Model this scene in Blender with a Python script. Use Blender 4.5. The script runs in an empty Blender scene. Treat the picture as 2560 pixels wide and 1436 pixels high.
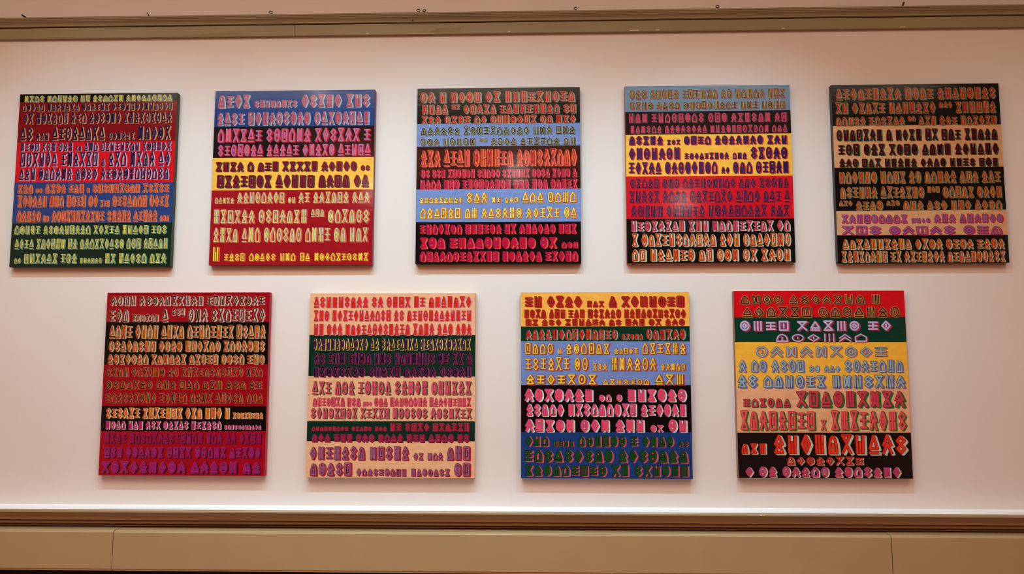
import bpy, math, random
from mathutils import Vector, Matrix

S = 0.9                                   # one painting is 0.90 m wide; layout below is in painting widths
EYE = 1.60                                # camera height above the floor
T = 0.036                                 # thickness of a painted panel
WALL_Y = T + 0.0005                       # plane of the wall behind the panels
C = bpy.context.scene.collection
sc = bpy.context.scene

# ------------------------------------------------------------------ camera
F_PX, YAW, PITCH, ROLL, DIST = 2089.273, math.radians(-1.8245), math.radians(5.9253), math.radians(0.0329), 4.983085 * S
fw = Vector((math.sin(YAW) * math.cos(PITCH), math.cos(YAW) * math.cos(PITCH), math.sin(PITCH)))
rt = Vector((math.cos(YAW), -math.sin(YAW), 0.0))
up = rt.cross(fw)
r2 = math.cos(ROLL) * rt + math.sin(ROLL) * up
u2 = -math.sin(ROLL) * rt + math.cos(ROLL) * up
CAM = Vector((0.0, -DIST, EYE))
cd = bpy.data.cameras.new('camera')
cam = bpy.data.objects.new('camera', cd)
C.objects.link(cam)
m = Matrix((r2, u2, -fw)).transposed().to_4x4()
m.translation = CAM
cam.matrix_world = m
cd.sensor_width = 36.0
cd.lens = F_PX / 2560 * 36.0
cd.clip_start = 0.05
cd.clip_end = 60
sc.camera = cam


def point(px, py, y):
    """The place in the room seen at photograph pixel (px, py) on the vertical plane y."""
    d = fw + r2 * ((px - 1280) / F_PX) - u2 * ((py - 718) / F_PX)
    return CAM + d * ((y - CAM.y) / d.y)


def z_at(py, y, px=1280):
    return point(px, py, y).z


# ------------------------------------------------------------------ world, lamps, exposure
sc.view_settings.view_transform = 'Standard'
sc.view_settings.look = 'None'
sc.view_settings.gamma = 1.0
sc.view_settings.use_curve_mapping = False
sc.view_settings.exposure = 0.0
w = bpy.data.worlds.new('world')
sc.world = w
w.use_nodes = True
w.node_tree.nodes['Background'].inputs[0].default_value = (1.0, 0.62, 0.40, 1)
w.node_tree.nodes['Background'].inputs[1].default_value = 0.02

COOL = (0.39, 0.75, 0.93)


def spot(x, power, aim_z, cone=1.4, aim_x=None, y=-1.5, z=EYE + 2.75, col=COOL, r=0.03):
    d = bpy.data.lights.new('track_spot', 'SPOT')
    d.energy = power
    d.color = col
    d.spot_size = cone
    d.spot_blend = 1.0
    d.shadow_soft_size = r
    o = bpy.data.objects.new('track_spot', d)
    C.objects.link(o)
    o.location = (x, y, z)
    t = Vector((x if aim_x is None else aim_x, WALL_Y, EYE + aim_z))
    o.rotation_euler = (t - o.location).to_track_quat('-Z', 'Y').to_euler()
    return o


for x, p, aim in ((-3.4, 44, -1.3), (-2.5, 112, -0.6), (-1.7, 93, -0.7), (-1.0, 117, -0.7), (-0.3, 110, -0.7), (0.4, 72, -0.7),
                  (1.1, 160, -1.2), (2.6, 32, -1.3), (-2.0, 18, -1.9), (-0.6, 26, -1.9), (0.8, 26, -1.9), (2.3, 22, -1.9)):  # last four, aimed low, are added to lift the lower wall
    spot(x, p, aim)


def area(x, y, z, sx, sy, power, col):  # unseen warm fill lamp, added for the ambient light
    d = bpy.data.lights.new('warm_fill', 'AREA')
    d.shape = 'RECTANGLE'
    d.size, d.size_y = sx, sy
    d.energy = power
    d.color = col
    o = bpy.data.objects.new('warm_fill', d)
    C.objects.link(o)
    o.location = (x, y, z)
    return o


area(-2.0, -3.0, 4.45, 4.0, 2.0, 112, (1.0, 0.83, 0.62))
area(2.0, -3.0, 4.45, 4.0, 2.0, 60, (1.0, 0.85, 0.58))
area(0.0, -6.5, 4.45, 6.0, 2.0, 120, (1.0, 0.18, 0.06))
# small bare bulbs further down the gallery; their mirror images are the glints on the varnish
for px, py, p in ((800, 222, 22), (935, 480, 20), (1290, 430, 24), (1705, 505, 18)):
    q = point(px, py, 0.0)
    k = (DIST + 4.0) / DIST
    d = bpy.data.lights.new('gallery_bulb', 'POINT')
    d.energy = p
    d.color = (0.30, 0.28, 0.26)
    d.shadow_soft_size = 0.07
    o = bpy.data.objects.new('gallery_bulb', d)
    C.objects.link(o)
    o.location = (q.x * k, -4.0, EYE + (q.z - EYE) * k)


# ------------------------------------------------------------------ materials
def lin(c):
    c /= 255.0
    return c / 12.92 if c <= 0.04045 else ((c + 0.055) / 1.055) ** 2.4


MATS = {}
ILLUM = (0.97, 1.0, 1.05)                # light falling on the wall, so that colours below can be given as they look


def mat(name, rgb, rough=0.5, var=0.08, scale=30.0, bump=0.0, bscale=200.0, raw=False, spec=0.5, stretch=(1, 1, 1), metal=0.0, coat=0.0):
    if name in MATS:
        return MATS[name]
    M = bpy.data.materials.new(name)
    M.use_nodes = True
    nt = M.node_tree
    b = nt.nodes['Principled BSDF']
    base = [lin(v) if raw else min(0.92, lin(v) / ILLUM[i]) for i, v in enumerate(rgb)]
    tc = nt.nodes.new('ShaderNodeTexCoord')
    mp = nt.nodes.new('ShaderNodeMapping')
    mp.inputs['Scale'].default_value = stretch
    nt.links.new(tc.outputs['Object'], mp.inputs[0])
    n = nt.nodes.new('ShaderNodeTexNoise')
    n.inputs['Scale'].default_value = scale
    n.inputs['Detail'].default_value = 4
    nt.links.new(mp.outputs[0], n.inputs['Vector'])
    cr = nt.nodes.new('ShaderNodeValToRGB')
    cr.color_ramp.elements[0].position = 0.3
    cr.color_ramp.elements[1].position = 0.7
    cr.color_ramp.elements[0].color = [v * (1 - var) for v in base] + [1]
    cr.color_ramp.elements[1].color = [min(0.95, v * (1 + var)) for v in base] + [1]
    nt.links.new(n.outputs[0], cr.inputs[0])
    nt.links.new(cr.outputs[0], b.inputs['Base Color'])
    b.inputs['Roughness'].default_value = rough
    b.inputs['Specular IOR Level'].default_value = spec
    b.inputs['Metallic'].default_value = metal
    b.inputs['Coat Weight'].default_value = coat
    b.inputs['Coat Roughness'].default_value = 0.12
    if bump:
        n2 = nt.nodes.new('ShaderNodeTexNoise')
        n2.inputs['Scale'].default_value = bscale
        n2.inputs['Detail'].default_value = 3
        nt.links.new(mp.outputs[0], n2.inputs['Vector'])
        bp = nt.nodes.new('ShaderNodeBump')
        bp.inputs['Strength'].default_value = bump
        bp.inputs['Distance'].default_value = 0.002
        nt.links.new(n2.outputs[0], bp.inputs['Height'])
        nt.links.new(bp.outputs[0], b.inputs['Normal'])
        if coat:
            nt.links.new(bp.outputs[0], b.inputs['Coat Normal'])
    MATS[name] = M
    return M


def paint(rgb):
    """Brushed, varnished paint of one colour."""
    return mat('paint_%d_%d_%d' % rgb, rgb, rough=0.5, var=0.10, scale=60, bump=0.12, bscale=45, spec=0.04, stretch=(0.25, 1, 1), coat=0.45)


M_wall = mat('wall_plaster', (229, 219, 213), rough=0.62, var=0.012, scale=2.2, bump=0.10, bscale=170, raw=True, spec=0.25)
M_trim = mat('trim_gloss_brown', (160, 132, 100), rough=0.22, var=0.03, scale=6, bump=0.04, bscale=60, raw=True, stretch=(0.2, 1, 1))
M_rail = mat('picture_rail_brown', (150, 137, 106), rough=0.45, var=0.06, scale=9, bump=0.05, bscale=60, raw=True, stretch=(0.15, 1, 1), spec=0.3)
M_case = mat('casing_brown', (178, 152, 112), rough=0.24, var=0.025, scale=7, bump=0.05, bscale=120, raw=True, spec=0.3)
M_patch = mat('touch_up_paint', (138, 116, 70), rough=0.5, raw=True)
M_yell = mat('yellow_paint', (235, 205, 60), rough=0.5, raw=True)
M_far = mat('far_wall_paint', (96, 78, 64), rough=0.8, raw=True)
M_glare = mat('trim_top_highlight', (238, 238, 238), rough=0.25, var=0.01, raw=True)
M_dark = mat('dark_gap', (18, 13, 10), rough=0.8, raw=True)
M_seam = mat('seam_dark', (50, 34, 20), rough=0.8, raw=True)
M_floor = mat('oak_floor', (150, 100, 62), rough=0.4, var=0.25, scale=3, raw=True, stretch=(1, 0.1, 1))
M_ceil = mat('ceiling_plaster', (225, 205, 185), rough=0.7, var=0.02, raw=True)
M_iron = mat('black_iron', (16, 14, 14), rough=0.45, var=0.2, scale=400, raw=True, spec=0.3)


# ------------------------------------------------------------------ mesh helpers
class MB:
    def __init__(self):
        self.v, self.f, self.mi, self.ms = [], [], [], []

    def slot(self, M):
        if M not in self.ms:
            self.ms.append(M)
        return self.ms.index(M)

    def face(self, pts, M):
        n = len(self.v)
        self.v += [tuple(p) for p in pts]
        self.f.append(list(range(n, n + len(pts))))
        self.mi.append(self.slot(M))

    def box(self, x0, x1, y0, y1, z0, z1, M):
        n = len(self.v)
        self.v += [(x, y, z) for x in (x0, x1) for y in (y0, y1) for z in (z0, z1)]
        for q in ((0, 1, 3, 2), (4, 6, 7, 5), (0, 4, 5, 1), (2, 3, 7, 6), (0, 2, 6, 4), (1, 5, 7, 3)):
            self.f.append([n + i for i in q])
            self.mi.append(self.slot(M))

    def build(self, name, parent=None, smooth=False):
        me = bpy.data.meshes.new(name)
        me.from_pydata(self.v, [], self.f)
        for M in self.ms:
            me.materials.append(M)
        me.polygons.foreach_set('material_index', self.mi)
        if smooth:
            me.polygons.foreach_set('use_smooth', [True] * len(self.f))
        me.update()
        o = bpy.data.objects.new(name, me)
        C.objects.link(o)
        if parent:
            o.parent = parent
        return o


def structure(o):
    o['kind'] = 'structure'
    return o


def extrude_profile(name, prof, x0, x1, M, extra=None):
    """A moulding: the profile (y, z) run along x."""
    mb = MB()
    n = len(prof)
    mb.v = [(x0, y, z) for y, z in prof] + [(x1, y, z) for y, z in prof]
    for i in range(n):
        j = (i + 1) % n
        mb.f.append([i, i + n, j + n, j])
        mb.mi.append(mb.slot(M))
    mb.f.append(list(range(n)))
    mb.mi.append(0)
    mb.f.append(list(range(2 * n - 1, n - 1, -1)))
    mb.mi.append(0)
    if extra:
        extra(mb)
    return mb.build(name)


# ------------------------------------------------------------------ the room
RX, RY, RH = 5.5, -8.6, 4.6
mb = MB(); mb.box(-RX, RX, WALL_Y, WALL_Y + 0.15, 0, RH, M_wall); structure(mb.build('wall_back'))
mb = MB(); mb.box(-RX, RX, RY - 0.15, RY, 0, RH, M_far); structure(mb.build('wall_front'))
mb = MB(); mb.box(-RX - 0.15, -RX, RY, WALL_Y, 0, RH, M_wall); structure(mb.build('wall_left'))
mb = MB(); mb.box(RX, RX + 0.15, RY, WALL_Y, 0, RH, M_wall); structure(mb.build('wall_right'))
mb = MB(); mb.box(-RX, RX, RY, WALL_Y, -0.1, 0, M_floor); structure(mb.build('floor'))
mb = MB(); mb.box(-RX, RX, RY, WALL_Y, RH, RH + 0.1, M_ceil); structure(mb.build('ceiling'))


def curve(p0, p1, bulge, n=8):
    """Points from p0 to p1 bowed sideways by bulge (a fraction of the length)."""
    out = []
    dy, dz = p1[0] - p0[0], p1[1] - p0[1]
    for i in range(n + 1):
        t = i / n
        b = 4 * t * (1 - t) * bulge
        out.append((p0[0] + dy * t - dz * b, p0[1] + dz * t + dy * b))
    return out


# picture rail along the top of the wall: flat fascia, a groove, then a stepped cap moulding
o_f = WALL_Y - 0.022
o_m = WALL_Y - 0.034
zb = z_at(82.5, o_f)
zg = z_at(54.5, o_f)
zt = z_at(27.5, WALL_Y - 0.060)
hm = zt - zg
prof = [(WALL_Y, zb), (o_f - 0.002, zb), (o_f - 0.002, zb + 0.004), (o_f, zb + 0.006), (o_f, zg - 0.003), (o_f + 0.012, zg - 0.003), (o_f + 0.012, zg + 0.002),
        (o_m, zg + 0.002)]
prof += curve((o_m, zg + 0.008), (o_m - 0.016, zg + hm * 0.50), -0.10)
prof += [(o_m - 0.018, zg + hm * 0.52), (o_m - 0.018, zg + hm * 0.60)]
prof += curve((o_m - 0.016, zg + hm * 0.62), (o_m - 0.023, zg + hm * 0.80), 0.14)
prof += [(o_m - 0.021, zg + hm * 0.815), (o_m - 0.026, zg + hm * 0.83), (o_m - 0.026, zt), (WALL_Y, zt)]


def rail_marks(mb):
    yf = o_f - 0.0004
    for pxs in (((1072, .06), (1150, .06), (1152, .55), (1092, .45)), ((462, .06), (600, .06), (602, .42), (560, .30))):
        mb.face([(point(a, 85, yf).x, yf, zb + .006 + b * (zg - zb - .01)) for a, b in pxs], M_patch)              # touched-up paint
    mb.box(point(735, 80, yf).x, point(735, 80, yf).x + 0.0016, yf, o_f, zb + 0.006, zg - 0.004, M_seam)      # a joint in the fascia
    xj = point(1031, 55, o_m).x
    mb.box(xj, xj + 0.0022, o_m - 0.007, o_m, zg + 0.006, zg + hm * 0.25, M_seam)
    for px, wd in ((1955, 0.018), (2250, 0.03), (1640, 0.02), (915, 0.016), (1270, 0.012), (1575, 0.05)):
        xc = point(px, 80, yf).x
        mb.box(xc, xc + wd, yf, o_f + 0.001, zb + 0.005, zb + 0.009, M_wall)   # chips along the lower edge


structure(extrude_profile('trim_1', prof, -RX, RX, M_rail, rail_marks))
RAIL_TOP, RAIL_Y = zt, o_m - 0.026

# dado rail: sloping top, rounded nose, cove, groove, two beads
y_n = WALL_Y - 0.115
z_w = z_at(1267.5, WALL_Y)
z_l = z_at(1279.5, y_n + 0.012)
z_nb = z_at(1288, y_n)
z_c = z_at(1306, y_n + 0.030)
z_g = z_at(1309, y_n + 0.030)
z_b1 = z_at(1316, y_n + 0.050)
z_b2 = z_at(1322, y_n + 0.066)
z_e = z_at(1328, WALL_Y - 0.058)
prof = [(WALL_Y, z_w), (WALL_Y - 0.012, z_w), (WALL_Y - 0.016, z_w - 0.003)]
prof += curve((WALL_Y - 0.018, z_w - 0.003), (y_n + 0.012, z_l), 0.03)
NOSE0 = len(prof)
prof += [(y_n + 0.012 - 0.013 * math.sin(math.radians(a)), z_nb + (z_l - z_nb) * math.cos(math.radians(a))) for a in range(10, 91, 10)]
prof += curve((y_n + 0.002, z_nb - 0.0015), (y_n + 0.028, z_c), 0.16)
prof += [(y_n + 0.028, z_c - 0.001), (y_n + 0.056, z_c - 0.001), (y_n + 0.056, z_g)]
prof += curve((y_n + 0.046, z_g), (y_n + 0.050, z_b1), -0.35)
prof += [(y_n + 0.080, z_b1), (y_n + 0.080, z_at(1319, y_n + 0.066))]
prof += curve((y_n + 0.064, z_at(1319, y_n + 0.066)), (y_n + 0.067, z_b2), -0.35)
prof += [(y_n + 0.108, z_b2), (y_n + 0.108, z_e - 0.02), (WALL_Y, z_e - 0.02)]


def dado_marks(mb):
    q = point(1908, 1288, y_n + 0.002)
    mb.mi[0:NOSE0] = [mb.slot(M_glare)] * NOSE0                              # bright highlight on the brown sloping top, put in as white
    for dx, w_, Mx in ((0, 0.007, M_yell), (-0.018, 0.011, M_wall)):
        mb.face([(q.x + dx, y_n - 0.0030, q.z - 0.004), (q.x + dx + w_, y_n - 0.0030, q.z - 0.005), (q.x + dx + w_ * .9, y_n - 0.0030, q.z + 0.003), (q.x + dx + w_ * .2, y_n - 0.0030, q.z + 0.002)], Mx)


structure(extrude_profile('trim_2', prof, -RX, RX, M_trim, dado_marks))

# boxed casing below the dado rail, in three lengths, with a lit ledge on top
y_c = WALL_Y - 0.150
z_k = z_at(1335.5, y_c)
z_cb = z_at(1425.5, y_c, px=10)
x_a = point(281, 1380, y_c).x
x_b = point(2230, 1380, y_c).x
for i, (xa, xb, dz) in enumerate(((-RX, x_a - 0.0018, 0.0), (x_a + 0.0018, x_b - 0.0018, -0.001), (x_b + 0.0018, RX, 0.0))):
    zt_ = z_k + dz
    prof = [(WALL_Y, zt_ + 0.004), (y_c + 0.016, zt_ + 0.004), (y_c + 0.013, zt_ - 0.002), (y_c + 0.010, zt_)]
    prof += curve((y_c + 0.006, zt_), (y_c, zt_ - 0.006), 0.2, 4)
    prof += [(y_c, z_cb + 0.010), (y_c + 0.003, z_cb + 0.007), (y_c + 0.003, z_cb), (WALL_Y, z_cb)]
    structure(extrude_profile('trim_%d' % (i + 3), prof, xa, xb, M_case))
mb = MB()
mb.box(-RX, RX, y_c + 0.050, WALL_Y, 0.0, z_cb - 0.0005, M_dark)  # dark gap under the casing, its shade put into a near-black block
structure(mb.build('gap_fill_back'))


# ------------------------------------------------------------------ ornaments painted on the panels: plain geometric block marks
def arc(cx, cy, rx, ry, a0, a1, n=10):
    return [(cx + rx * math.cos(math.radians(a0 + (a1 - a0) * i / n)), cy + ry * math.sin(math.radians(a0 + (a1 - a0) * i / n))) for i in range(n + 1)]


RINGP = arc(.5, .5, .5, .5, 0, 360, 16)
MARKS = [
    [[(.5, 0), (1, .5), (.5, 1), (0, .5), (.5, 0)], [(.5, .38), (.5, .62)]],                                # diamond with a dash
    [[(.1, 0), (.1, 1)], [(.5, 0), (.5, .62)], [(.9, 0), (.9, 1)]],                                         # three posts
    [[(0, .45), (.5, 1), (1, .45)], [(0, 0), (.5, .55), (1, 0)]],                                           # two chevrons
    [RINGP, [(.5, .42), (.5, .58)]],                                                                        # ring and dot
    [[(.5, 0), (1, .25), (.5, .5), (0, .25), (.5, 0)], [(.5, .5), (1, .75), (.5, 1), (0, .75), (.5, .5)]],            # two lozenges, one on the other
    [[(0, 0), (1, 0), (0, 1), (1, 1), (0, 0)]],                                                             # hourglass
    [arc(.08, .5, .36, .5, -90, 90) + [(.08, 0)], arc(.92, .5, .36, .5, 90, 270) + [(.92, 1)]],                # two half discs, back to back
    [[(0, .25), (.5, 1), (1, .25), (0, .25)], [(0, 0), (1, 0)]],                                            # triangle over a bar
    [[(0, 0), (1, 0), (1, 1), (0, 1), (0, 0)], [(.5, .3), (.5, .7)]],                                       # framed dash
    [arc(.5, 0, .5, .95, 0, 180), [(.5, 0), (.5, .5)], [(0, 0), (1, 0)]],                                   # fan
    [[(.1, 0), (.1, .42)], [(.9, .58), (.9, 1)], [(.1, .58), (.1, 1)], [(.9, 0), (.9, .42)], [(.5, 0), (.5, 1)]],   # broken posts
    [[(0, 1), (.5, .55), (1, 1)], [(0, 0), (.5, .45), (1, 0)], [(0, 1), (1, 1)]],                           # bow
    [[(0, .9), (1, .9)], [(0, .5), (1, .5)], [(0, .1), (1, .1)], [(.5, .1), (.5, .9)]],                     # rungs on a post
    [arc(.5, .5, .5, .5, 0, 360, 16), [(.5, .25), (.75, .5), (.5, .75), (.25, .5), (.5, .25)]],            # lozenge in a ring
    [[(0, 0), (0, .6), (.5, 1), (1, .6), (1, 0), (0, 0)]],                                                  # gable
    [[(0, .5), (.5, 1), (1, .5), (0, .5)], [(0, 0), (.5, .5), (1, 0), (0, 0)]],                            # two triangles, one on the other
]


LIFT = 0.000005


def lay_stroke(mb, pl, ox, oz, sx, sz, hw, y, M):
    P = [(ox + a * sx, oz + b * sz) for a, b in pl]
    closed = abs(P[0][0] - P[-1][0]) + abs(P[0][1] - P[-1][1]) < 1e-9
    n = len(P)
    for i in range(n - 1):
        (xa, za), (xb, zb_) = P[i], P[i + 1]
        dx, dz = xb - xa, zb_ - za
        L = math.hypot(dx, dz) or 1e-9
        ex, ez = dx / L * hw, dz / L * hw
        if not closed and i == 0:
            xa, za = xa - ex * .9, za - ez * .9
        if not closed and i == n - 2:
            xb, zb_ = xb + ex * .9, zb_ + ez * .9
        nx, nz = -ez, ex
        y -= LIFT                                                       # every brush stroke lies on the one before it
        mb.face([(xa - nx, y, za - nz), (xb - nx, y, zb_ - nz), (xb + nx, y, zb_ + nz), (xa + nx, y, za + nz)], M)
        if i > 0 or closed:
            q = P[i]
            y -= LIFT
            mb.face([(q[0] + hw * math.cos(k * math.pi / 4 + .39), y, q[1] + hw * math.sin(k * math.pi / 4 + .39)) for k in range(8)], M)
    return y


def row_marks(mb, x0, x1, zb_, zt_, counts, fill, edge, shade, weight, rng):
    """One row of block marks between heights zb_ and zt_, in clusters of the given sizes."""
    h = zt_ - zb_
    items = []
    for ci, tok in enumerate(counts.split()):
        kind = tok[-1] if tok[-1] in 'su' else ''
        n = int(tok.rstrip('su'))
        if ci:
            items.append(('gap', .42))
        for _ in range(n):
            items.append((kind or 'n', .66 if kind else 1.0))
    unit = (x1 - x0) / sum(i[1] for i in items)
    x = x0
    last = -1
    for kind, wd in items:
        cw = wd * unit
        if kind != 'gap':
            hh = h * (.56 if kind in 'su' else 1.0)
            base = zb_ + (h - hh if kind == 'u' else 0)
            hh *= rng.uniform(.93, 1.0)
            k = rng.randrange(len(MARKS))
            if k == last:
                k = (k + 5) % len(MARKS)
            last = k
            hw = min(weight, 1.1) * min(hh * .068, cw * .080)
            e = max(0.0010, min(hw * .45, 0.0022))
            m_ = hw + e
            sx_, sz_ = cw * .80 - 2 * m_, hh - 2 * m_
            ox, oz = x + m_, base + m_
            off = min(cw * .17, hh * .13)
            for si, (dx, dz, wd_, Mx) in enumerate(((off, off * .55, m_, shade), (off * .5, off * .28, m_, shade), (0, 0, m_, edge), (0, 0, hw, fill))):
                y = -0.0009 - 0.0004 * si
                for pl in MARKS[k]:
                    y = lay_stroke(mb, pl, ox + dx, oz - dz, sx_, sz_, wd_, y, Mx)
        x += cw


# ------------------------------------------------------------------ the nine paintings
BLK, RED, CRM, MAR, BLU, LBL, SLT, GRN, YEL, TAN, CRE = ((15, 9, 8), (206, 14, 28), (150, 12, 26), (124, 8, 20), (24, 60, 124), (112, 140, 202),
                                                       (104, 134, 164), (8, 46, 34), (246, 184, 72), (208, 158, 116), (228, 178, 138))
P = []
# every painting: x, z (in widths), side colour, top and bottom of its face in the measuring grid, bands (lower edge, colour, colour word), rows
P.append(dict(x=-2.7430, z=1.1948, side=(16, 52, 34), t=98, b=1342, label='leftmost painted panel of the upper row, red and blue bands above dark green foot',
  bands=[(157, BLK, 'black'), (450, MAR, 'dark red'), (742, RED, 'bright red'), (1033, (38, 62, 122), 'blue'), (1342, (10, 38, 26), 'dark green')],
  rows=[(108, 160, '4 6 2 6 9', (196, 186, 100), (70, 66, 40), (128, 150, 148)),
        (168, 224, '5 7 6 13', (16, 14, 48), (110, 54, 92), (206, 150, 96)), (235, 318, '2 6 3 6 9', (16, 14, 48), (110, 54, 92), (206, 150, 96)),
        (336, 438, '2 3s 8 6s 5', (16, 14, 48), (90, 50, 92), (206, 150, 96)),
        (452, 518, '4 3 3 2s 3 8 6', (22, 20, 52), (140, 62, 112), (190, 172, 198)), (522, 628, '6 6 1s 3 4 2', (22, 20, 52), (140, 62, 112), (190, 172, 198)),
        (636, 724, '3 6 4 12', (22, 20, 52), (140, 62, 112), (190, 172, 198)),
        (752, 818, '3 2s 4 3 1s 9 5', (186, 50, 30), (232, 160, 112), (190, 120, 74)), (832, 918, '6 3 4 2 3s 7 4', (186, 50, 30), (232, 160, 112), (190, 120, 74)),
        (940, 1024, '5 2s 11 5 5 3s', (186, 50, 30), (232, 160, 112), (190, 120, 74)),
        (1046, 1112, '5 9 5 5 3', (206, 196, 92), (20, 40, 40), (108, 158, 156)), (1140, 1216, '4 6 2 9 3 5', (206, 196, 92), (20, 40, 40), (108, 158, 156)),
        (1244, 1318, '2s 6 3 6s 2 5 3', (206, 196, 92), (20, 40, 40), (108, 158, 156))]))
P.append(dict(x=-1.5054, z=1.2017, side=(126, 14, 26), t=72, b=1330, label='painted panel with blue top, black and yellow bands and a wide crimson lower half',
  bands=[(336, (18, 60, 126), 'blue'), (562, BLK, 'black'), (796, YEL, 'yellow'), (1330, (152, 18, 28), 'crimson')],
  rows=[(98, 198, '4 8s 5 3', (192, 84, 100), (90, 60, 110), (152, 182, 198)), (226, 326, '4 9 8', (192, 84, 100), (90, 60, 110), (152, 182, 198)),
        (346, 450, '6 6 6 1', (206, 96, 112), (88, 100, 180), (190, 20, 40)), (462, 552, '7 5 5 5', (206, 96, 112), (88, 100, 180), (190, 20, 40)),
        (588, 662, '4 1 3 5 5 2s', (92, 16, 50), (160, 32, 30), (60, 68, 48), 1.1), (684, 778, '7 5 4 2', (92, 16, 50), (160, 32, 30), (60, 68, 48), 1.1),
        (808, 892, '5s 8 2s 2 6 3', (206, 196, 104), (104, 100, 150), (226, 92, 72)), (932, 1034, '6 7 3u 6', (206, 196, 104), (104, 100, 150), (226, 92, 72)),
        (1060, 1168, '4 3 6 4 2 3', (206, 196, 104), (104, 100, 150), (226, 92, 72)), (1196, 1302, '1 4s 5s 3s 2s 10s', (236, 206, 64), (70, 20, 20), (226, 92, 72))]))
P.append(dict(x=-0.2430, z=1.2048, side=(30, 20, 18), t=50, b=1326, label='painted panel at the centre of the upper row, black bands between two light blue bands',
  bands=[(313, BLK, 'black'), (479, LBL, 'light blue'), (791, BLK, 'black'), (1027, LBL, 'light blue'), (1326, BLK, 'black')],
  rows=[(76, 158, '2 1 4 2 9', (164, 30, 30), (230, 130, 92), (112, 150, 130)), (170, 242, '4 2u 5 9 2', (164, 30, 30), (230, 130, 92), (112, 150, 130)),
        (252, 316, '3 4 2 7 2 3', (164, 30, 30), (230, 130, 92), (112, 150, 130)),
        (334, 396, '6 10 3 3', (20, 15, 24), (222, 208, 160), (62, 110, 92), .8), (416, 474, '3 5 2u 4 6 2', (20, 15, 24), (222, 208, 160), (62, 110, 92), .8),
        (500, 626, '3 4 6 9', (166, 22, 46), (236, 140, 62), (232, 98, 80)), (644, 708, '2 3 6 5 6 4 4 1', (168, 20, 60), (206, 62, 92), (222, 90, 90)),
        (718, 790, '4 3 9 3 3 5', (168, 20, 60), (206, 62, 92), (222, 90, 90)),
        (812, 892, '9s 3 2s 3s 3 4', (246, 216, 92), (24, 16, 18), (214, 108, 62), .9), (922, 1002, '6 2 6 5 2', (246, 216, 92), (24, 16, 18), (214, 108, 62), .9),
        (1040, 1112, '7 6 2 6 3', (186, 16, 46), (152, 22, 92), (226, 82, 72), 1.2), (1134, 1216, '3 10 2 3s', (186, 16, 46), (152, 22, 92), (226, 82, 72), 1.2),
        (1234, 1308, '12 6 5', (186, 16, 46), (152, 22, 92), (226, 82, 72), 1.2)]))
P.append(dict(x=1.0309, z=1.2056, side=(150, 60, 62), t=40, b=1315, label='painted panel with slate blue top band, then black, yellow, bright red and black',
  bands=[(228, SLT, 'slate blue'), (396, BLK, 'black'), (698, YEL, 'yellow'), (1003, (206, 18, 34), 'bright red'), (1315, BLK, 'black')],
  rows=[(64, 136, '3 5 6 2 5 3', (62, 60, 48), (214, 190, 84), (152, 40, 68), .9), (154, 214, '4 4 9 3 4', (62, 60, 48), (214, 190, 84), (152, 40, 68), .9),
        (238, 312, '3 8 3 6 2', (194, 62, 92), (120, 30, 68), (30, 62, 42), 1.15), (328, 388, '6 8 11 3', (194, 62, 92), (120, 30, 68), (30, 62, 42), 1.15),
        (404, 472, '5 3s 4 7 3', (42, 22, 82), (60, 18, 62), (206, 50, 42), 1.25), (488, 578, '7 9s 3s 5', (42, 22, 82), (60, 18, 62), (206, 50, 42), 1.25),
        (590, 682, '5 8 2s 3 5', (42, 22, 82), (60, 18, 62), (206, 50, 42), 1.25),
        (712, 782, '5 3 9 3 5', (30, 15, 40), (172, 72, 120), (112, 20, 50), .8), (798, 886, '5 4 7 4 3 1', (30, 15, 40), (172, 72, 120), (112, 20, 50), .8),
        (902, 988, '5 6 9 3', (30, 15, 40), (172, 72, 120), (112, 20, 50), .8),
        (1014, 1092, '8 3 9 2', (176, 38, 76), (220, 120, 84), (166, 206, 200)), (1104, 1198, '1 11 3 7', (182, 42, 30), (240, 182, 74), (166, 206, 200)),
        (1214, 1302, '2 6 2 3 2 4', (182, 42, 30), (240, 182, 74), (166, 206, 200))]))
P.append(dict(x=2.2797, z=1.2012, side=(34, 26, 26), t=36, b=1308, label='painted panel furthest right in the upper row, black bands between two tan bands',
  bands=[(334, BLK, 'black'), (635, TAN, 'tan'), (940, BLK, 'black'), (1113, TAN, 'tan'), (1308, BLK, 'black')],
  rows=[(60, 148, '9 4 8', (156, 38, 28), (206, 136, 58), (96, 138, 118)), (164, 248, '2 5 7 3u 6', (156, 38, 28), (206, 136, 58), (96, 138, 118)),
        (266, 336, '5 6 2u 3 3 6', (156, 38, 28), (206, 136, 58), (96, 138, 118)),
        (358, 444, '7 1 4 2 3 5', (38, 8, 22), (124, 22, 40), (32, 94, 52), 1.15), (464, 548, '3 3 4 4 6', (38, 8, 22), (124, 22, 40), (32, 94, 52), 1.15),
        (568, 632, '3 3 5 4 4 3', (38, 8, 22), (124, 22, 40), (32, 94, 52), 1.15),
        (660, 748, '6 4 2 5 3 3', (158, 56, 28), (210, 156, 64), (94, 136, 124)), (768, 854, '6 7 3u 5 4', (158, 56, 28), (210, 156, 64), (94, 136, 124)),
        (868, 938, '3u 4 3u 3 3 3 4', (158, 56, 28), (210, 156, 64), (94, 136, 124)),
        (964, 1030, '9 4s 3 6', (154, 84, 134), (92, 32, 92), (192, 42, 62), 1.1), (1046, 1112, '3 5 3', (154, 84, 134), (92, 32, 92), (192, 42, 62), 1.1),
        (1138, 1212, '10 4 4 4', (174, 54, 28), (224, 164, 64), (144, 188, 182)), (1222, 1302, '8 2 7 10', (174, 54, 28), (224, 164, 64), (144, 188, 182))]))
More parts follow.
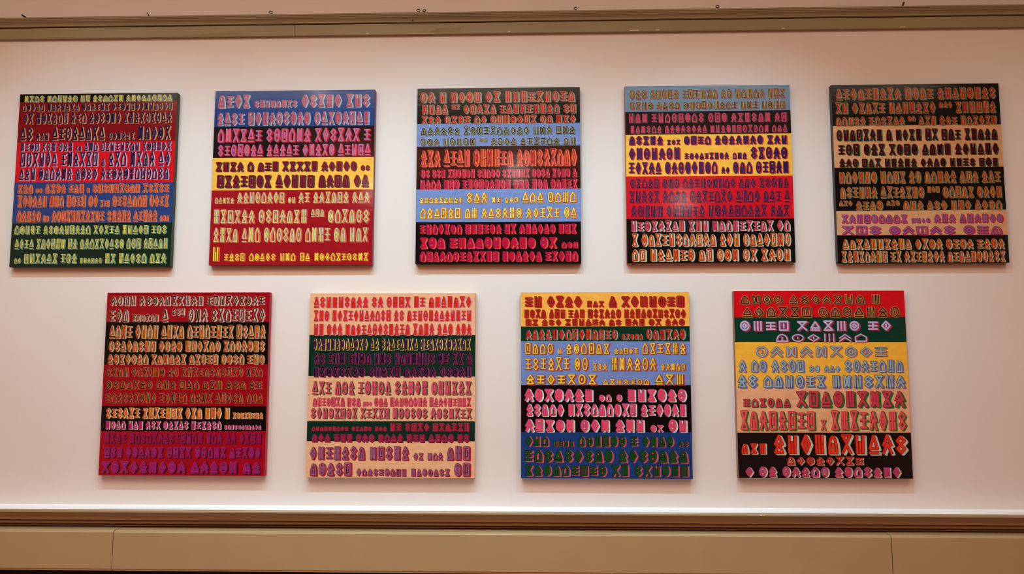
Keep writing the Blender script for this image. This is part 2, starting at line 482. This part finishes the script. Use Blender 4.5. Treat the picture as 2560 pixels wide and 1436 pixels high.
P.append(dict(x=-2.1228, z=-0.0571, side=(176, 20, 40), t=62, b=1300, label='crimson painted panel at the left end of the lower row, with two black bands',
  bands=[(265, CRM, 'crimson'), (554, BLK, 'black'), (836, (148, 8, 24), 'crimson'), (1004, BLK, 'black'), (1300, (160, 10, 30), 'crimson')],
  rows=[(84, 152, '4 10 9', (30, 12, 20), (214, 170, 104), (214, 168, 178), .85), (170, 264, '3 6s 1 3u 3 8', (30, 12, 20), (214, 170, 104), (214, 168, 178), .85),
        (284, 378, '4 4 4 8 5', (172, 52, 28), (222, 172, 74), (172, 182, 162)), (392, 468, '8 4 6 7', (172, 52, 28), (222, 172, 74), (172, 182, 162)),
        (484, 553, '7 6 5 4 3', (172, 52, 28), (222, 172, 74), (172, 182, 162)),
        (574, 638, '4 6 2 11 3', (30, 10, 26), (200, 150, 64), (212, 62, 62), .85), (662, 722, '7 3 3 3 3 2', (30, 10, 26), (200, 150, 64), (212, 62, 62), .85),
        (744, 816, '9 5 4 5 3', (30, 10, 26), (200, 150, 64), (212, 62, 62), .85),
        (844, 920, '6 7 3 3 1 8s', (204, 72, 28), (240, 186, 74), (204, 202, 182)), (934, 992, '4 3 3 5 6 11s', (192, 42, 102), (122, 20, 62), (204, 212, 216)),
        (1014, 1088, '4 13 3 2 4', (142, 20, 72), (164, 46, 124), (68, 5, 26)), (1108, 1184, '3 6 4 5 5', (142, 26, 102), (182, 62, 152), (68, 5, 26)),
        (1204, 1284, '9 5 2', (142, 26, 102), (186, 66, 156), (60, 5, 22))]))
P.append(dict(x=-0.8772, z=-0.0643, side=(206, 160, 122), t=60, b=1318, label='cream painted panel in the lower row with two dark green bands',
  bands=[(350, CRE, 'cream'), (634, GRN, 'dark green'), (938, CRE, 'cream'), (1073, GRN, 'dark green'), (1318, CRE, 'cream')],
  rows=[(82, 160, '9 2 4 2 7', (216, 46, 32), (162, 26, 36), (206, 122, 152), 1.1), (176, 254, '3 11 2 12', (216, 46, 32), (162, 26, 36), (206, 122, 152), 1.1),
        (270, 352, '2 3 12 4 3 3', (216, 46, 32), (162, 26, 36), (206, 122, 152), 1.1),
        (370, 454, '12 2 8 11', (46, 16, 56), (112, 52, 102), (226, 202, 74)), (468, 550, '2 3 4 3 7 2 2 1', (22, 10, 32), (122, 62, 122), (142, 32, 62)),
        (566, 638, '8 5 5 5', (22, 10, 32), (122, 62, 122), (142, 32, 62)),
        (662, 760, '3 3 5 5 6', (206, 82, 112), (166, 26, 50), (42, 82, 42)), (776, 838, '7 3 3s 3 8 9', (206, 82, 112), (166, 26, 50), (196, 60, 66)),
        (846, 922, '8 5 6 7', (206, 82, 112), (166, 26, 50), (42, 82, 42)),
        (948, 1006, '9s 5s 3s 2 4 6', (154, 36, 62), (194, 62, 82), (112, 20, 46)), (1022, 1080, '3 3 3 4 3 4 2', (154, 36, 62), (150, 50, 110), (122, 22, 50), 1.2),
        (1104, 1200, '7 5 2s 3s 3', (152, 86, 126), (70, 16, 42), (176, 36, 46), 1.1), (1214, 1306, '5 9s 7s 2', (152, 86, 126), (70, 16, 42), (176, 36, 46), 1.1)]))
P.append(dict(x=0.3949, z=-0.0626, side=(30, 34, 66), t=55, b=1322, label='painted panel with orange-yellow top, periwinkle band and blue foot',
  bands=[(291, (246, 176, 76), 'orange yellow'), (394, (6, 50, 36), 'dark green'), (693, (112, 136, 200), 'periwinkle'), (1011, BLK, 'black'), (1322, (26, 60, 124), 'blue')],
  rows=[(78, 158, '2 4 3s 1 7', (168, 42, 28), (82, 12, 22), (202, 42, 42), 1.15), (170, 234, '4 3 3 6 11', (168, 42, 28), (82, 12, 22), (202, 42, 42), 1.15),
        (238, 286, '2 3 6 2 3 2 3', (168, 42, 28), (82, 12, 22), (202, 42, 42), 1.15),
        (308, 382, '14 5s 6', (194, 46, 32), (62, 12, 16), (132, 172, 152)),
        (402, 482, '4 1s 6 5s 6', (242, 192, 64), (24, 16, 24), (172, 62, 82)), (498, 596, '6 2 3s 6 5s', (242, 192, 64), (24, 16, 24), (172, 62, 82)),
        (616, 692, '7 7s 3', (242, 192, 64), (24, 16, 24), (172, 62, 82)),
        (716, 804, '7 2s 1s 6', (228, 76, 102), (152, 62, 142), (204, 216, 212), 1.35), (816, 904, '5 9 6', (228, 76, 102), (152, 62, 142), (204, 216, 212), 1.35),
        (922, 1010, '5 3 3 2s 2', (228, 76, 102), (152, 62, 142), (204, 216, 212), 1.35),
        (1034, 1108, '3 4s 6 1 4 2s', (22, 74, 32), (12, 20, 22), (206, 82, 102), 1.2), (1126, 1214, '9 7', (22, 74, 32), (12, 20, 22), (206, 82, 102), 1.2),
        (1228, 1306, '9 2 6', (22, 74, 32), (12, 20, 22), (206, 82, 102), 1.2)]))
P.append(dict(x=1.6582, z=-0.0560, side=(150, 104, 80), t=50, b=1316, label='painted panel with red top band, wide yellow band and black foot',
  bands=[(232, (206, 14, 26), 'bright red'), (402, (8, 56, 42), 'dark green'), (712, (246, 182, 62), 'yellow'), (1013, (226, 172, 132), 'tan'), (1316, (28, 18, 18), 'black')],
  rows=[(76, 142, '4 7 1', (72, 12, 22), (240, 190, 112), (102, 72, 32), .9, .04, .87), (158, 234, '6 7', (72, 12, 22), (240, 190, 112), (102, 72, 32), .9, .05, .98),
        (252, 328, '4 5 2', (188, 178, 216), (112, 72, 122), (172, 42, 72), 1.1, .03, .93), (342, 402, '6', (188, 178, 216), (112, 72, 122), (172, 42, 72), 1.0, .24, .79),
        (428, 506, '9', (142, 176, 192), (62, 22, 52), (202, 112, 84), .9, .12, .90), (520, 608, '1 2 4 2s 3s 7', (142, 176, 192), (62, 22, 52), (120, 110, 170), 1.0, .02, .98),
        (622, 714, '2 6 7', (142, 176, 192), (62, 22, 52), (120, 110, 170), 1.0, .01, .99),
        (730, 844, '6s 9', (196, 62, 82), (112, 16, 36), (32, 112, 52), 1.2, .04, .985), (862, 998, '8 1s 8', (226, 86, 92), (172, 26, 42), (32, 112, 52), 1.3, .02, .985),
        (1018, 1156, '3s 10', (226, 52, 32), (80, 20, 20), (192, 196, 182), 1.2, .02, .985), (1170, 1228, '8', (200, 50, 40), (90, 20, 20), (192, 180, 170), 1.0, .28, .73),
        (1236, 1308, '1 2 5 7', (204, 62, 82), (92, 72, 142), (202, 206, 202), 1.1, .04, .94)]))

H = 1.093257
for pi, p in enumerate(P):
    rng = random.Random(40 + pi)
    root = bpy.data.objects.new('painting', None)
    root.empty_display_size = 0.1
    C.objects.link(root)
    root.location = (p['x'] * S, 0.0, EYE + p['z'] * S)
    root['label'] = p['label']
    root['category'] = 'painting'
    root['group'] = 'nine painted panels on the gallery wall'
    hw_, hh_ = S / 2, H * S / 2
    side = mat('edge_%d_%d_%d' % p['side'], p['side'], rough=0.5, var=0.06, scale=25)
    mb = MB()
    mb.box(-hw_, hw_, 0.0, T, -hh_, hh_, side)
    panel = mb.build('panel', root)
    bv = panel.modifiers.new('bevel', 'BEVEL')
    bv.width = 0.0015
    bv.segments = 2
    pz = lambda v: hh_ - (v - p['t']) / (p['b'] - p['t']) * 2 * hh_
    top = p['t']
    for bi, (low, colr, word) in enumerate(p['bands']):
        mb = MB()
        z0, z1 = pz(low), pz(top)
        e = 0.0008
        tilt = rng.uniform(-.0012, .0012) if low != p['b'] else 0
        z1l = z1 if bi == 0 else z1 + last_t
        z1r = z1 if bi == 0 else z1 - last_t
        a = [(-hw_ + e, z0 + tilt + (e if low == p['b'] else 0)), (hw_ - e, z0 - tilt + (e if low == p['b'] else 0)), (hw_ - e, z1r - (e if bi == 0 else 0)), (-hw_ + e, z1l - (e if bi == 0 else 0))]
        last_t = tilt
        Mx = paint(colr)
        fr, bk = [(x, -0.0006, z) for x, z in a], [(x, 0.0, z) for x, z in a]
        mb.face(fr, Mx)
        for i in range(4):
            j = (i + 1) % 4
            mb.face([fr[j], fr[i], bk[i], bk[j]], Mx)
        band = mb.build('color_band', root)
        band['label'] = word + ' band'
        mk = MB()
        for r in p['rows']:
            if top - 12 <= r[0] < low - 12:
                wt = r[6] if len(r) > 6 else 1.0
                fx0, fx1 = (r[7], r[8]) if len(r) > 8 else (rng.uniform(.018, .032), rng.uniform(.972, .985))
                row_marks(mk, -hw_ + fx0 * S, -hw_ + fx1 * S, pz(r[1]), pz(r[0]), r[2], paint(r[3]), paint(r[4]), paint(r[5]), wt, rng)
        if mk.f:
            mk.build('painted_marks', band)
        top = low


# ------------------------------------------------------------------ screw eyes and bent nails on the picture rail
def tube(mb, pts, r, M, n=8):
    rings = []
    pts = [Vector(q) for q in pts]
    for i, q in enumerate(pts):
        t = (pts[min(i + 1, len(pts) - 1)] - pts[max(i - 1, 0)]).normalized()
        a = t.cross(Vector((0, 0, 1)))
        if a.length < 0.15:
            a = t.cross(Vector((0, 1, 0)))
        a.normalize()
        b = t.cross(a)
        rings.append(len(mb.v))
        mb.v += [tuple(q + a * (r * math.cos(2 * math.pi * k / n)) + b * (r * math.sin(2 * math.pi * k / n))) for k in range(n)]
    for i in range(len(rings) - 1):
        for k in range(n):
            mb.f.append([rings[i] + k, rings[i] + (k + 1) % n, rings[i + 1] + (k + 1) % n, rings[i + 1] + k])
            mb.mi.append(mb.slot(M))
    for base in (rings[0], rings[-1]):
        mb.f.append(list(range(base, base + n)))
        mb.mi.append(0)


NAIL_Y = RAIL_Y + 0.008


def screw_eye(px, label, turn, lean, rx=0.0088, rz=0.0068):
    x = point(px, 26, NAIL_Y).x
    root = bpy.data.objects.new('screw_eye', None)
    root.empty_display_size = 0.02
    C.objects.link(root)
    root.location = (x, NAIL_Y, RAIL_TOP)
    root.rotation_euler = (0, 0, turn)
    root['label'], root['category'], root['group'] = label, 'hook', 'screw eyes along the picture rail'
    mb = MB()
    tube(mb, [(0.002, 0, -0.006), (0.002, 0, 0.003), (lean * .4, 0, 0.009)], 0.0021, M_iron)
    mb.build('shank', root, True)
    mb = MB()
    cz = 0.007 + rz
    ring = [(lean + rx * math.cos(math.radians(a)), 0.0, cz + rz * math.sin(math.radians(a))) for a in range(-70, 275, 15)]
    tube(mb, ring, 0.0021, M_iron)
    mb.build('ring', root, True)


def bent_nail(px, label, pts, r):
    x = point(px, 30, NAIL_Y).x
    mb = MB()
    tube(mb, pts, r, M_iron)
    o = mb.build('bent_nail', None, True)
    o.location = (x, NAIL_Y, RAIL_TOP)
    o['label'], o['category'], o['group'] = label, 'nail', 'bent nails along the picture rail'


screw_eye(679, 'black screw eye on the picture rail above the blue-topped panel', 0.2, -0.004)
screw_eye(1047, 'black screw eye, left one of the close pair on the picture rail', 0.1, -0.002)
screw_eye(1061, 'black screw eye, right one of the close pair on the picture rail', -0.3, -0.001, rz=0.0055)
screw_eye(1439, 'black ring screw eye on the rail above the right edge of the centre panel', 0.0, 0.0)
screw_eye(1794, 'black ring screw eye on the rail above the slate blue topped panel', 0.0, 0.0, rz=0.0062)
bent_nail(62, 'thick dark bent nail at the left end of the picture rail', [(0.009, 0, -0.006), (0.006, 0, 0.004), (-0.004, -0.003, 0.010), (-0.013, -0.004, 0.017)], 0.0046)
bent_nail(373, 'thin dark nail bent over to the left on the rail above the leftmost panel', [(0.004, 0, -0.005), (0.002, 0, 0.003), (-0.004, -0.002, 0.010), (-0.009, -0.002, 0.021)], 0.0028)
bent_nail(2257, 'thick black nail leaning right near the right end of the picture rail', [(-0.002, 0, -0.005), (0.0, 0, 0.003), (0.004, -0.002, 0.013), (0.008, -0.002, 0.023)], 0.0048)
